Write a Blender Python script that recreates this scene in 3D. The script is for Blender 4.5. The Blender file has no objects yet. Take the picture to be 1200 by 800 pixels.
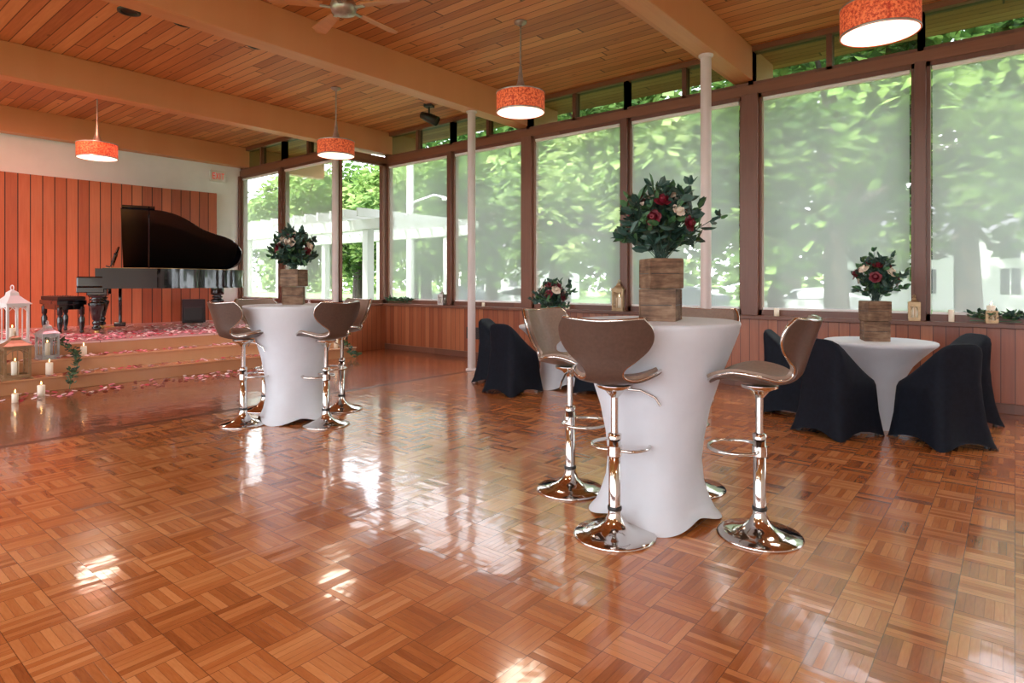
import bpy, bmesh, math, random
from mathutils import Vector, Matrix, Euler
R=random.Random(7)
S=bpy.context.scene
COL=S.collection
pi=math.pi

# ------------------------------------------------------------------ node helpers
def newmat(name):
    m=bpy.data.materials.new(name); m.use_nodes=True
    nt=m.node_tree; b=nt.nodes['Principled BSDF']
    return m,nt,b
def setp(b,**k):
    names={'col':'Base Color','rough':'Roughness','metal':'Metallic','spec':'Specular IOR Level','coat':'Coat Weight','coatr':'Coat Roughness','sheen':'Sheen Weight','em':'Emission Color','ems':'Emission Strength','trans':'Transmission Weight','alpha':'Alpha'}
    for a,v in k.items():
        i=b.inputs[names[a]]
        if a in('col','em'): v=(v[0],v[1],v[2],1)
        i.default_value=v
def N(nt,t,**k):
    n=nt.nodes.new(t)
    for a,v in k.items(): setattr(n,a,v)
    return n
def M_(nt,op,a,b=None,c=None):
    n=nt.nodes.new('ShaderNodeMath'); n.operation=op
    for i,x in enumerate((a,b,c)):
        if x is None: continue
        if isinstance(x,(int,float)): n.inputs[i].default_value=x
        else: nt.links.new(x,n.inputs[i])
    return n.outputs[0]
def mixc(nt,f,a,b,bt='MIX'):
    n=nt.nodes.new('ShaderNodeMix'); n.data_type='RGBA'; n.blend_type=bt
    def s(i,x):
        if isinstance(x,(int,float)): n.inputs[i].default_value=x
        elif isinstance(x,(tuple,list)): n.inputs[i].default_value=(x[0],x[1],x[2],1)
        else: nt.links.new(x,n.inputs[i])
    s(0,f); s(6,a); s(7,b)
    return n.outputs[2]
def ramp(nt,f,stops):
    n=nt.nodes.new('ShaderNodeValToRGB'); e=n.color_ramp.elements
    while len(e)<len(stops): e.new(0.5)
    for i,(p,c) in enumerate(stops):
        e[i].position=p; e[i].color=(c[0],c[1],c[2],1)
    nt.links.new(f,n.inputs[0]); return n.outputs[0]
def coords(nt,kind='Object'):
    tc=N(nt,'ShaderNodeTexCoord'); sp=N(nt,'ShaderNodeSeparateXYZ')
    nt.links.new(tc.outputs[kind],sp.inputs[0]); return tc.outputs[kind],sp.outputs
def comb(nt,x,y,z):
    n=N(nt,'ShaderNodeCombineXYZ')
    for i,v in enumerate((x,y,z)):
        if isinstance(v,(int,float)): n.inputs[i].default_value=v
        else: nt.links.new(v,n.inputs[i])
    return n.outputs[0]
def noise(nt,vec,scale,detail=4,rough=.55):
    n=N(nt,'ShaderNodeTexNoise'); n.inputs['Scale'].default_value=scale; n.inputs['Detail'].default_value=detail; n.inputs['Roughness'].default_value=rough
    if vec is not None: nt.links.new(vec,n.inputs['Vector'])
    return n.outputs['Fac']
def wnoise(nt,vec):
    n=N(nt,'ShaderNodeTexWhiteNoise'); n.noise_dimensions='3D'; nt.links.new(vec,n.inputs['Vector']); return n.outputs['Value']
def bump(nt,b,h,strength=.2,dist=.01):
    n=N(nt,'ShaderNodeBump'); n.inputs['Strength'].default_value=strength; n.inputs['Distance'].default_value=dist
    nt.links.new(h,n.inputs['Height']); nt.links.new(n.outputs[0],b.inputs['Normal'])
    return n

def simple(name,col,rough=.5,metal=0,nscale=0,namt=.0,**k):
    m,nt,b=newmat(name); setp(b,col=col,rough=rough,metal=metal,**k)
    if nscale:
        v,_=coords(nt); f=noise(nt,v,nscale)
        c=ramp(nt,f,[(.3,[x*(1-namt) for x in col]),(.7,[min(1,x*(1+namt)) for x in col])])
        nt.links.new(c,b.inputs['Base Color'])
        bump(nt,b,f,.15,.003)
    return m
def planks(name,across,along,width,dark,mid,light,rough=.4,gap=.035,length=0,knots=False,bstr=.4,grain=6.0,coat=0,gapdark=.35,spec=.5):
    m,nt,b=newmat(name); v,o=coords(nt)
    a=M_(nt,'DIVIDE',o[across],width); idn=M_(nt,'FLOOR',a); fr=M_(nt,'FRACT',a)
    al=o[along]; cid=comb(nt,idn,0,0)
    w=wnoise(nt,cid)
    if length:
        q=M_(nt,'ADD',M_(nt,'DIVIDE',al,length),M_(nt,'MULTIPLY',w,7.3)); lid=M_(nt,'FLOOR',q); lf=M_(nt,'FRACT',q)
        w=wnoise(nt,comb(nt,idn,lid,3.0))
    gv=comb(nt,M_(nt,'MULTIPLY',o[across],grain*7),M_(nt,'MULTIPLY',al,grain*.35),M_(nt,'MULTIPLY',w,31))
    g=noise(nt,gv,1.0,5,.6)
    t=M_(nt,'ADD',M_(nt,'MULTIPLY',w,.55),M_(nt,'MULTIPLY',g,.5))
    c=ramp(nt,t,[(.15,dark),(.5,mid),(.9,light)])
    if knots:
        vo=N(nt,'ShaderNodeTexVoronoi'); vo.inputs['Scale'].default_value=1.0
        nt.links.new(comb(nt,M_(nt,'MULTIPLY',o[across],6.5),M_(nt,'MULTIPLY',al,2.2),0),vo.inputs['Vector'])
        k=M_(nt,'LESS_THAN',vo.outputs['Distance'],.09)
        c=mixc(nt,M_(nt,'MULTIPLY',k,.6),c,[x*.35 for x in dark])
    gm=M_(nt,'LESS_THAN',fr,gap)
    if length:
        gm=M_(nt,'MAXIMUM',gm,M_(nt,'LESS_THAN',lf,.006))
    c=mixc(nt,gm,c,[x*gapdark for x in dark])
    nt.links.new(c,b.inputs['Base Color']); setp(b,rough=rough,coat=coat,coatr=.1,spec=spec)
    h=M_(nt,'SUBTRACT',M_(nt,'MULTIPLY',g,.15),gm); bump(nt,b,h,bstr,.004)
    return m
def parquet(name,bs,ns,dark,mid,light,rough=.16):
    m,nt,b=newmat(name); v,o=coords(nt)
    ax=M_(nt,'DIVIDE',o[0],bs); ay=M_(nt,'DIVIDE',o[1],bs)
    ix=M_(nt,'FLOOR',ax); iy=M_(nt,'FLOOR',ay); fx=M_(nt,'FRACT',ax); fy=M_(nt,'FRACT',ay)
    par=M_(nt,'FLOORED_MODULO',M_(nt,'ADD',ix,iy),2.0)
    def sel(p,q): # par?p:q
        return M_(nt,'ADD',M_(nt,'MULTIPLY',par,p),M_(nt,'MULTIPLY',M_(nt,'SUBTRACT',1.0,par),q))
    ac=sel(fx,fy); al=sel(fy,fx)
    sl=M_(nt,'MULTIPLY',ac,float(ns)); sid=M_(nt,'FLOOR',sl); sf=M_(nt,'FRACT',sl)
    wv=wnoise(nt,comb(nt,ix,iy,sid)); bw=wnoise(nt,comb(nt,ix,iy,77.0))
    gv=comb(nt,M_(nt,'MULTIPLY',ac,22.0),M_(nt,'MULTIPLY',al,2.5),M_(nt,'MULTIPLY',wv,50))
    g=noise(nt,gv,1.0,4,.6)
    big=noise(nt,v,.35,2,.5)
    t=M_(nt,'ADD',M_(nt,'ADD',M_(nt,'MULTIPLY',wv,.38),M_(nt,'MULTIPLY',g,.34)),M_(nt,'ADD',M_(nt,'MULTIPLY',bw,.24),M_(nt,'MULTIPLY',big,.14)))
    c=ramp(nt,t,[(.22,dark),(.52,mid),(.85,light)])
    def edge(f,w): 
        return M_(nt,'MAXIMUM',M_(nt,'LESS_THAN',f,w),M_(nt,'GREATER_THAN',f,1-w))
    e1=edge(sf,.04); e2=M_(nt,'MAXIMUM',edge(fx,.009),edge(fy,.009))
    gm=M_(nt,'MAXIMUM',M_(nt,'MULTIPLY',e1,.6),e2)
    c=mixc(nt,M_(nt,'MULTIPLY',gm,.7),c,[x*.3 for x in dark])
    nt.links.new(c,b.inputs['Base Color'])
    rv=M_(nt,'ADD',rough,M_(nt,'MULTIPLY',noise(nt,v,3.0,3,.6),.12))
    nt.links.new(rv,b.inputs['Roughness'])
    setp(b,coat=.6,coatr=.06,spec=.5)
    tilt=M_(nt,'MULTIPLY',M_(nt,'SUBTRACT',wv,.5),M_(nt,'SUBTRACT',sf,.5))
    wob=noise(nt,v,7.0,2,.5)
    h=M_(nt,'ADD',M_(nt,'SUBTRACT',M_(nt,'MULTIPLY',tilt,1.6),M_(nt,'MULTIPLY',gm,.5)),M_(nt,'MULTIPLY',wob,2.4))
    bn=bump(nt,b,h,.28,.002)
    nt.links.new(bn.outputs[0],b.inputs['Coat Normal'])
    return m

# ------------------------------------------------------------------ materials
mFloor=parquet('parquet_oak',.185,6,(.27,.072,.018),(.50,.165,.045),(.70,.30,.11),.13)
mFloorR=parquet('parquet_oak_red_tint',.185,6,(.19,.042,.014),(.32,.085,.028),(.44,.15,.06),.11)  # parquet beyond the joint, red stage-light tint put into its colour
mStrip=simple('floor_joint_strip',(.13,.04,.02),.25,0,8,.3)
mCeil=planks('ceiling_cedar',1,0,.135,(.38,.105,.03),(.60,.21,.068),(.78,.35,.14),rough=.5,length=3.4,knots=True,gap=.08)
mBeam=planks('beam_fir',0,1,.9,(.50,.18,.065),(.62,.25,.10),(.72,.34,.155),rough=.45,gap=0.0,bstr=.08,grain=4)
mBeam2=planks('beam_fir_x',2,0,.9,(.20,.075,.035),(.26,.105,.05),(.32,.14,.07),rough=.45,gap=0.0,bstr=.08,grain=4)
mFrame=planks('frame_wood',0,2,.9,(.11,.042,.025),(.16,.062,.037),(.22,.09,.055),rough=.4,gap=0,bstr=.05,grain=6)
mPanelN=planks('wall_cedar_x',0,2,.11,(.20,.045,.018),(.32,.09,.035),(.45,.16,.07),rough=.35,gap=.06)
mPanelY=planks('wall_cedar_y',1,2,.11,(.20,.045,.018),(.32,.09,.035),(.45,.16,.07),rough=.35,gap=.06)
mRed=planks('stage_panel_cedar',1,2,.17,(.28,.07,.03),(.42,.115,.045),(.55,.19,.085),rough=.42,gap=.09,gapdark=.15)
mStage=planks('stage_floor_maple',0,1,.09,(.62,.38,.35),(.74,.50,.47),(.82,.60,.57),rough=.22,length=1.5,gap=.03,coat=.3)
mStep=planks('step_oak',0,1,.30,(.42,.18,.08),(.58,.29,.14),(.70,.40,.21),rough=.25,gap=.02,coat=.3)
mWhiteWall=simple('wall_paint',(.86,.84,.82),.7,0,3,.03)
mCol=simple('column_paint',(.62,.54,.52),.4,0,5,.03)
mChrome=simple('chrome',(.66,.63,.60),.09,1.0)
mLeather=simple('leather_brown',(.085,.050,.038),.36,0,60,.15)
mTaupe=simple('leather_taupe',(.27,.19,.145),.42,0,60,.1)
mSpandex=simple('spandex_white',(.62,.66,.72),.6,0,6,.04,sheen=.1,spec=.2)
mBlackCloth=simple('spandex_black',(.008,.011,.019),.7,0,30,.2,spec=.15)
mPiano=simple('piano_lacquer',(.004,.004,.006),.06,0,coat=.6)
mIvory=simple('ivory',(.8,.78,.7),.3)
mGold=simple('brass',(.65,.42,.16),.3,1.0)
mPad=simple('bench_leather',(.02,.012,.01),.4,0,40,.3)
mDark=simple('black_metal',(.02,.02,.02),.4)
mWhite=simple('white_enamel',(.8,.78,.76),.4)
mPewter=simple('pewter',(.45,.42,.40),.35,.7,20,.2)
mBrassL=simple('lantern_bronze',(.36,.24,.13),.4,.6,20,.2)
mWax=simple('candle_wax',(.85,.80,.70),.5,em=(1,.75,.4),ems=.12)
mFlame=simple('flame',(1,.6,.2),.5,em=(1,.55,.18),ems=12)
mLeafD=simple('eucalyptus_leaf',(.025,.065,.05),.5,0,25,.4)
mLeafG=simple('green_leaf',(.05,.13,.05),.5,0,25,.4)
mRoseW=simple('rose_white',(.75,.66,.56),.6,0,30,.08)
mRoseR=simple('rose_burgundy',(.14,.006,.018),.5,0,30,.3)
mPetP=simple('petal_pink',(.72,.25,.32),.6)
mPetR=simple('petal_red',(.45,.02,.04),.6)
mPetW=simple('petal_white',(.85,.75,.74),.6)
mBark=simple('bark',(.06,.045,.035),.9,0,12,.4)
mGrass=simple('grass',(.12,.22,.06),.9,0,1.5,.4)
mAsph=simple('asphalt',(.22,.22,.22),.9,0,8,.15)
mPergola=simple('pergola_paint',(.50,.50,.48),.6)
mCarW=simple('car_paint_white',(.6,.61,.63),.25,coat=.5)
mCarS=simple('car_paint_grey',(.15,.17,.20),.25,.3,coat=.5)
mTyre=simple('tyre',(.02,.02,.02),.8)
mCarGl=simple('car_glass',(.03,.04,.05),.08)
mHouse=simple('house_siding',(.6,.6,.6),.7)
mRoof=simple('roof_shingle',(.10,.10,.11),.9,0,10,.3)
mSign=simple('sign_white',(.75,.72,.68),.5)
mSignR=simple('sign_red',(.5,.04,.03),.5,em=(1,.08,.05),ems=.3)
def rustic():
    m,nt,b=newmat('rustic_wood'); v,o=coords(nt)
    gv=comb(nt,M_(nt,'MULTIPLY',o[0],6),M_(nt,'MULTIPLY',o[1],6),M_(nt,'MULTIPLY',o[2],45))
    g=noise(nt,gv,1.0,6,.65); g2=noise(nt,v,9,3)
    t=M_(nt,'ADD',M_(nt,'MULTIPLY',g,.55),M_(nt,'MULTIPLY',g2,.45))
    c=ramp(nt,t,[(.36,(.06,.03,.018)),(.5,(.17,.095,.055)),(.66,(.33,.22,.14))])
    nt.links.new(c,b.inputs['Base Color']); setp(b,rough=.75); bump(nt,b,g,.5,.004); return m
mRustic=rustic()
def pendant_shade():
    m,nt,b=newmat('pendant_fabric'); v,o=coords(nt)
    f=noise(nt,v,45,4,.75); c=ramp(nt,f,[(.40,(.42,.03,.012)),(.6,(.85,.20,.07))])
    nt.links.new(c,b.inputs['Base Color']); nt.links.new(c,b.inputs['Emission Color']); setp(b,rough=.7,ems=.35); return m
mShade=pendant_shade()
mDiff=simple('lamp_diffuser',(.9,.85,.75),.5,em=(1,.86,.66),ems=2)
def foliage(name,c1,c2,c3):
    m,nt,b=newmat(name); v,o=coords(nt)
    f=noise(nt,v,.75,2,.6); f2=noise(nt,v,5.0,2,.6)
    t=M_(nt,'ADD',M_(nt,'MULTIPLY',f,.75),M_(nt,'MULTIPLY',f2,.25))
    c=ramp(nt,t,[(.38,c1),(.5,c2),(.62,c3)])
    nt.links.new(c,b.inputs['Base Color']); setp(b,rough=.8,spec=.2)
    tr=N(nt,'ShaderNodeBsdfTranslucent'); nt.links.new(c,tr.inputs[0])
    mx=N(nt,'ShaderNodeMixShader'); mx.inputs[0].default_value=.4
    nt.links.new(b.outputs[0],mx.inputs[1]); nt.links.new(tr.outputs[0],mx.inputs[2])
    nt.links.new(mx.outputs[0],nt.nodes['Material Output'].inputs[0]); return m
mTree=foliage('tree_leaves',(.018,.05,.012),(.09,.18,.04),(.30,.45,.12))
mTree2=foliage('tree_leaves_light',(.05,.11,.03),(.22,.35,.10),(.50,.62,.25))
def screen():
    m,nt,b=newmat('solar_screen'); nt.nodes.remove(b)
    t=N(nt,'ShaderNodeBsdfTransparent'); t.inputs[0].default_value=(1,1,1,1)
    tl=N(nt,'ShaderNodeBsdfTranslucent'); tl.inputs[0].default_value=(1.0,.97,.98,1)
    df=N(nt,'ShaderNodeBsdfDiffuse'); df.inputs[0].default_value=(.7,.7,.69,1)
    a=N(nt,'ShaderNodeMixShader'); a.inputs[0].default_value=.1
    nt.links.new(tl.outputs[0],a.inputs[1]); nt.links.new(df.outputs[0],a.inputs[2])
    mx=N(nt,'ShaderNodeMixShader'); mx.inputs[0].default_value=.29
    nt.links.new(t.outputs[0],mx.inputs[1]); nt.links.new(a.outputs[0],mx.inputs[2])
    nt.links.new(mx.outputs[0],nt.nodes['Material Output'].inputs[0]); return m
mScreen=screen()
def glassm(name,tint,gl):
    m,nt,b=newmat(name); nt.nodes.remove(b)
    t=N(nt,'ShaderNodeBsdfTransparent'); t.inputs[0].default_value=(*tint,1)
    g=N(nt,'ShaderNodeBsdfGlossy'); g.inputs['Roughness'].default_value=.02
    mx=N(nt,'ShaderNodeMixShader'); mx.inputs[0].default_value=gl
    nt.links.new(t.outputs[0],mx.inputs[1]); nt.links.new(g.outputs[0],mx.inputs[2])
    nt.links.new(mx.outputs[0],nt.nodes['Material Output'].inputs[0]); return m
mGlass=glassm('window_glass',(.97,.98,.98),.006)
mGlassC=glassm('clerestory_glass',(.66,.72,.70),.03)

# ------------------------------------------------------------------ mesh builder
class MB:
    def __init__(s): s.v=[];s.f=[];s.m=[];s.s=[]
    def add(s,vs,fs,mat=0,smooth=False,M=None):
        o=len(s.v)
        for p in vs:
            p=Vector(p)
            if M is not None: p=M@p
            s.v.append(p[:])
        for f in fs: s.f.append([i+o for i in f]); s.m.append(mat); s.s.append(smooth)
    def box(s,x0,x1,y0,y1,z0,z1,mat=0,M=None,bev=0):
        if bev:
            bm=bmesh.new(); bmesh.ops.create_cube(bm,size=1)
            for v in bm.verts:
                v.co=Vector(((x0+x1)/2+v.co.x*(x1-x0),(y0+y1)/2+v.co.y*(y1-y0),(z0+z1)/2+v.co.z*(z1-z0)))
            bmesh.ops.bevel(bm,geom=list(bm.edges),offset=bev,segments=2,affect='EDGES',profile=.7)
            bm.verts.index_update()
            s.add([v.co.copy() for v in bm.verts],[[v.index for v in f.verts] for f in bm.faces],mat,False,M); bm.free(); return
        s.add([(x0,y0,z0),(x1,y0,z0),(x1,y1,z0),(x0,y1,z0),(x0,y0,z1),(x1,y0,z1),(x1,y1,z1),(x0,y1,z1)],
              [(0,3,2,1),(4,5,6,7),(0,1,5,4),(1,2,6,5),(2,3,7,6),(3,0,4,7)],mat,False,M)
    def lathe(s,prof,seg=32,mat=0,M=None,mod=None,smooth=True,caps=True):
        vs=[];fs=[]
        for (r,z) in prof:
            for k in range(seg):
                th=2*pi*k/seg; rr,zz=(r,z) if mod is None else mod(r,z,th)
                vs.append((rr*math.cos(th),rr*math.sin(th),zz))
        n=len(prof)
        for i in range(n-1):
            for k in range(seg):
                k2=(k+1)%seg
                fs.append((i*seg+k,i*seg+k2,(i+1)*seg+k2,(i+1)*seg+k))
        s.add(vs,fs,mat,smooth,M)
        if caps:
            if prof[0][0]>1e-4: s.add(vs[:seg],[list(range(seg))[::-1]],mat,False,M)
            if prof[-1][0]>1e-4: s.add(vs[-seg:],[list(range(seg))],mat,False,M)
    def tube(s,pts,rad,seg=10,mat=0,closed=False,M=None):
        pts=[Vector(p) for p in pts]; n=len(pts)
        rs=rad if isinstance(rad,(list,tuple)) else [rad]*n
        vs=[];fs=[]; up=None
        for i,p in enumerate(pts):
            if closed: t=pts[(i+1)%n]-pts[i-1]
            else: t=pts[min(i+1,n-1)]-pts[max(i-1,0)]
            t.normalize()
            if up is None:
                up=Vector((0,0,1)) if abs(t.z)<.9 else Vector((1,0,0))
            a=(up-t*up.dot(t))
            if a.length<1e-4: a=t.orthogonal()
            a.normalize(); up=a; b=t.cross(a)
            for k in range(seg):
                th=2*pi*k/seg; vs.append(p+(a*math.cos(th)+b*math.sin(th))*rs[i])
        m=n if closed else n-1
        for i in range(m):
            j=(i+1)%n
            for k in range(seg):
                k2=(k+1)%seg; fs.append((i*seg+k,i*seg+k2,j*seg+k2,j*seg+k))
        s.add(vs,fs,mat,True,M)
        if not closed:
            s.add(vs[:seg],[list(range(seg))[::-1]],mat,False,M); s.add(vs[-seg:],[list(range(seg))],mat,False,M)
    def prism(s,outline,z0,z1,mat=0,M=None,smooth=False):
        n=len(outline)
        vs=[(x,y,z0) for x,y in outline]+[(x,y,z1) for x,y in outline]
        s.add(vs,[list(range(n))[::-1],[n+i for i in range(n)]],mat,False,M)
        s.add(vs,[(i,(i+1)%n,n+(i+1)%n,n+i) for i in range(n)],mat,smooth,M)
    def surf(s,P,nu,nv,a,b,m1,m2,M=None):
        pts=[[Vector(P(i/nu,j/nv)) for i in range(nu+1)] for j in range(nv+1)]
        top=[];bot=[]
        for j in range(nv+1):
            for i in range(nu+1):
                du=pts[j][min(i+1,nu)]-pts[j][max(i-1,0)]; dv=pts[min(j+1,nv)][i]-pts[max(j-1,0)][i]
                n=du.cross(dv); 
                if n.length>1e-9:n.normalize()
                n=-n
                top.append(pts[j][i]+n*a); bot.append(pts[j][i]-n*b)
        W=nu+1
        fs=[(j*W+i,j*W+i+1,(j+1)*W+i+1,(j+1)*W+i) for j in range(nv) for i in range(nu)]
        s.add(top,fs,m1,True,M); s.add(bot,[f[::-1] for f in fs],m2,True,M)
        bd=[i for i in range(nu)]+[j*W+nu for j in range(nv)]+[nv*W+i for i in range(nu,0,-1)]+[j*W for j in range(nv,0,-1)]
        n=len(bd); vs=[top[k] for k in bd]+[bot[k] for k in bd]
        s.add(vs,[(i,i+n,(i+1)%n+n,(i+1)%n) for i in range(n)],m2,True,M)
        return [pts[k//W][k%W] for k in bd]
    def mesh(s,name,mats):
        me=bpy.data.meshes.new(name); me.from_pydata(s.v,[],s.f)
        for m in mats: me.materials.append(m)
        me.polygons.foreach_set('material_index',s.m); me.polygons.foreach_set('use_smooth',s.s)
        me.update(); return me
def put(name,me,loc=(0,0,0),rz=0,sc=1,bev=0):
    o=bpy.data.objects.new(name,me); COL.objects.link(o); o.location=loc; o.rotation_euler=(0,0,rz)
    o.scale=(sc,sc,sc) if isinstance(sc,(int,float)) else sc
    if bev:
        b=o.modifiers.new('b','BEVEL'); b.width=bev; b.segments=2; b.limit_method='ANGLE'; b.angle_limit=math.radians(40)
    return o
def quick(name,fn,mats,loc=(0,0,0),rz=0,bev=0):
    mb=MB(); fn(mb); return put(name,mb.mesh(name,mats),loc,rz,1,bev)
T=Matrix.Translation
def RX(a):return Matrix.Rotation(a,4,'X')
def RY(a):return Matrix.Rotation(a,4,'Y')
def RZ(a):return Matrix.Rotation(a,4,'Z')

# ------------------------------------------------------------------ room
XW=-13.15; XE=4.2; YS=-4.2; YN=7.7; YP=6.6; XR=-9.55; ZB=3.78; ZC=4.2
def floor(mb):
    mb.add([(-6.05,YS,0),(XE,YS,0),(XE,YN,0),(-6.05,YN,0)],[(0,1,2,3)],0)
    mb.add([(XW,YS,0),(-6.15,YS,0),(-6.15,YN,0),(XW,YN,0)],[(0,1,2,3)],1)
    mb.add([(-6.15,YS,0),(-6.05,YS,0),(-6.05,YN,0),(-6.15,YN,0)],[(0,1,2,3)],2)
    mb.box(XW-.2,XE+.2,YS-.2,YN+.25,-.2,-.004,2)
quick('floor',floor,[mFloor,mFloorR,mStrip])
def ceiling(mb): mb.box(XW-.3,XE+1.2,YS-1.3,8.8,ZC,ZC+.25)
quick('ceiling',ceiling,[mCeil])
for bx in (-2.63,-6.15,XR,-13.0,.9):
    quick('ceiling_beam',lambda mb,bx=bx: mb.box(bx-.12,bx+.12,YS,8.6,ZB,ZC-.001),[mBeam],bev=.008)
for cx in (-2.63,-6.15,.9,XR):
    quick('support_column',lambda mb:(mb.lathe([(.058,0),(.058,ZB)],24,0),mb.lathe([(.085,0),(.085,.02),(.06,.03)],24,0),mb.lathe([(.06,ZB-.03),(.08,ZB-.015),(.08,ZB)],24,0)),[mCol],(cx,YP+.0 if cx==XR else YP-.02,0))
quick('wall_west',lambda mb: mb.box(XW-.2,XW,YS-.2,YP+.2,0,ZC),[mWhiteWall])
quick('wall_east',lambda mb: mb.box(XE,XE+.2,YS-.2,YN+.2,0,ZC),[mWhiteWall])
def south(mb):  # unseen wall; its glassless openings are added to let sky light in
    mb.box(XW-.1,XE+.1,YS-.2,YS,0,.5,0)
    mb.box(XW-.1,XE+.1,YS-.2,YS,3.95,ZC,0)
    x=XW
    while x<XE+.1:
        mb.box(x-.06,x+.06,YS-.18,YS-.02,.5,3.95,1); x+=1.75
quick('wall_south',south,[mPanelN,mFrame])
def nlow(mb): mb.box(XR,XE,YN,YN+.22,0,.835,0)
quick('wall_north',nlow,[mPanelN])
def plow(mb):
    mb.box(XW,XR-.06,YP,YP+.2,0,.835,0)
quick('wall_north_stage',plow,[mPanelN])
def rlow(mb): mb.box(XR-.1,XR+.06,YP+.06,YN+.22,0,.835,0)
quick('wall_return',rlow,[mPanelY])
quick('baseboard_north',lambda mb: mb.box(XR+.06,XE,YN-.02,YN,0,.10),[mFrame],bev=.004)
quick('trim_1',lambda mb: mb.box(XR+.06,XE,YN-.09,YN+.26,.835,.88),[mFrame],bev=.006)
quick('trim_2',lambda mb: mb.box(XW,XR-.1,YP-.06,YP+.22,.835,.88),[mFrame],bev=.006)
quick('trim_3',lambda mb: mb.box(XR-.12,XR+.10,YP+.06,YN-.09,.835,.88),[mFrame],bev=.006)
quick('trim_4',lambda mb:(mb.box(XR,XE,YN+.04,YN+.2,3.6,3.72),mb.box(XR,XE,YN+.04,YN+.2,4.13,ZC)),[mBeam2],bev=.004)
quick('trim_5',lambda mb:(mb.box(XW,XR,YP+.04,YP+.2,3.6,3.72),mb.box(XW,XR,YP+.04,YP+.2,4.13,ZC)),[mBeam2],bev=.004)
quick('trim_6',lambda mb:(mb.box(XR-.06,XR+.06,YP+.06,YN+.2,3.6,3.72)),[mBeam2],bev=.004)
posts=[XR,-7.75,-6.02,-4.27,-2.53,-.77,.98,2.7,XE]
def win(x0,x1,y,thick0,thick1,shade=True):
    def f(mb):
        mb.box(x0+thick0,x0+thick0+.035,y+.05,y+.15,.88,3.6,0); mb.box(x1-thick1-.035,x1-thick1,y+.05,y+.15,.88,3.6,0)
        mb.box(x0+thick0,x1-thick1,y+.05,y+.15,.88,.95,0); mb.box(x0+thick0,x1-thick1,y+.05,y+.15,3.55,3.6,0)
        mb.box(x0+thick0,x1-thick1,y+.135,y+.139,.95,3.55,2)
        if shade:
            a=x0+thick0+.05; b=x1-thick1-.05
            mb.add([(a,y+.075,.955),(b,y+.075,.955),(b,y+.075,3.55),(a,y+.075,3.55)],[(0,1,2,3)],1)
            mb.box(a,b,y+.06,y+.09,.95,.975,3)
            mb.tube([(a,y+.08,3.53),(b,y+.08,3.53)],.028,12,3)
        xm=(x0+x1)/2
        mb.box(x0,x1,y+.12,y+.125,3.72,4.13,4)
        for xx in (x0,xm,x1): mb.box(xx-.03,xx+.03,y+.06,y+.18,3.72,4.13,0)
        mb.box(x0,x1,y+.06,y+.18,3.72,3.76,0)
    return f
n=1
for i in range(len(posts)-1):
    t0=.1 if posts[i] in(-6.02,-2.53,.98) else .05; t1=.1 if posts[i+1] in(-6.02,-2.53,.98) else .05
    quick('window_%d'%n,win(posts[i],posts[i+1],YN,t0,t1),[mFrame,mScreen,mGlass,mWhite,mGlassC]); n+=1
for i,p in enumerate(posts):
    t=.1 if p in(-6.02,-2.53,.98) else .05
    quick('trim_%d'%(7+i),lambda mb: mb.box(p-t,p+t,YN+.0,YN+.2,.88,3.6),[mFrame],bev=.004)
sp=[XW,-11.45,XR-.08]
for i in range(2):
    quick('window_%d'%n,win(sp[i],sp[i+1],YP,.05,.05),[mFrame,mScreen,mGlass,mWhite,mGlassC]); n+=1
for i,p in enumerate(sp[:2]):
    quick('trim_%d'%(17+i),lambda mb: mb.box(p-.05 if p>XW else p,p+.05,YP,YP+.2,.88,3.6),[mFrame],bev=.004)
def retwin(mb):
    mb.box(XR-.05,XR+.05,YP+.06,YP+.12,.88,3.6,0); mb.box(XR-.05,XR+.05,YN-.06,YN+.02,.88,3.6,0)
    mb.box(XR-.05,XR+.05,YP+.06,YN,.88,.95,0); mb.box(XR-.05,XR+.05,YP+.06,YN,3.55,3.6,0)
    mb.box(XR-.003,XR+.003,YP+.1,YN-.05,.95,3.55,1)
quick('window_%d'%n,retwin,[mFrame,mGlass])
def vent(mb):
    mb.box(-7.3,-6.7,YN-.02,YN,.32,.52,0)
    for k in range(7): mb.box(-7.28,-6.72,YN-.03,YN-.02,.335+k*.026,.345+k*.026,0)
quick('air_vent',vent,[mDark])

# stage
def stage(mb):
    y1=YP-.09
    mb.box(XW+.002,-9.42,-1.5,y1,0,.50,1); mb.box(XW+.002,-9.40,-1.5,y1,.485,.508,0)
    mb.box(-9.42,-9.12,-1.5,y1,0,.33,1); mb.box(-9.42,-9.09,-1.5,y1,.315,.34,1)
    mb.box(-9.12,-8.82,-1.5,y1,0,.16,1); mb.box(-9.12,-8.79,-1.5,y1,.145,.17,1)
quick('stage_platform',stage,[mStage,mStep],bev=.004)
def panel(mb):
    n=48; y0=-1.5; y1=5.95; a=[]
    for i in range(n+1):
        y=y0+(y1-y0)*i/n; t=i/n; x=-12.86+.22*(2*t-1)**2-.1
        a.append((x,y))
    outline=a+[(x-.05,y) for x,y in a[::-1]]
    mb.prism(outline,.51,3.12,0)
quick('stage_panel_wall',panel,[mRed])
def exit_sign(mb):
    mb.box(XW,XW+.05,5.99,6.31,3.42,3.66,0)
    z0=3.475; h=.13; x=XW+.051
    def bar(y0,y1,za,zb): mb.box(x-.001,x+.004,y0,y1,z0+za*h,z0+zb*h,1)
    y=6.03
    bar(y,y+.012,0,1);[bar(y,y+.05,k,k+.14) for k in(0,.43,.86)]
    y=6.10
    for k in range(8): 
        bar(y+k*.0065,y+k*.0065+.012,k/8,(k+1)/8); bar(y+.045-k*.0065,y+.057-k*.0065,k/8,(k+1)/8)
    bar(6.18,6.192,0,1); bar(6.215,6.275,.86,1); bar(6.239,6.251,0,1)
quick('exit_sign',exit_sign,[mSign,mSignR])

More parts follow.
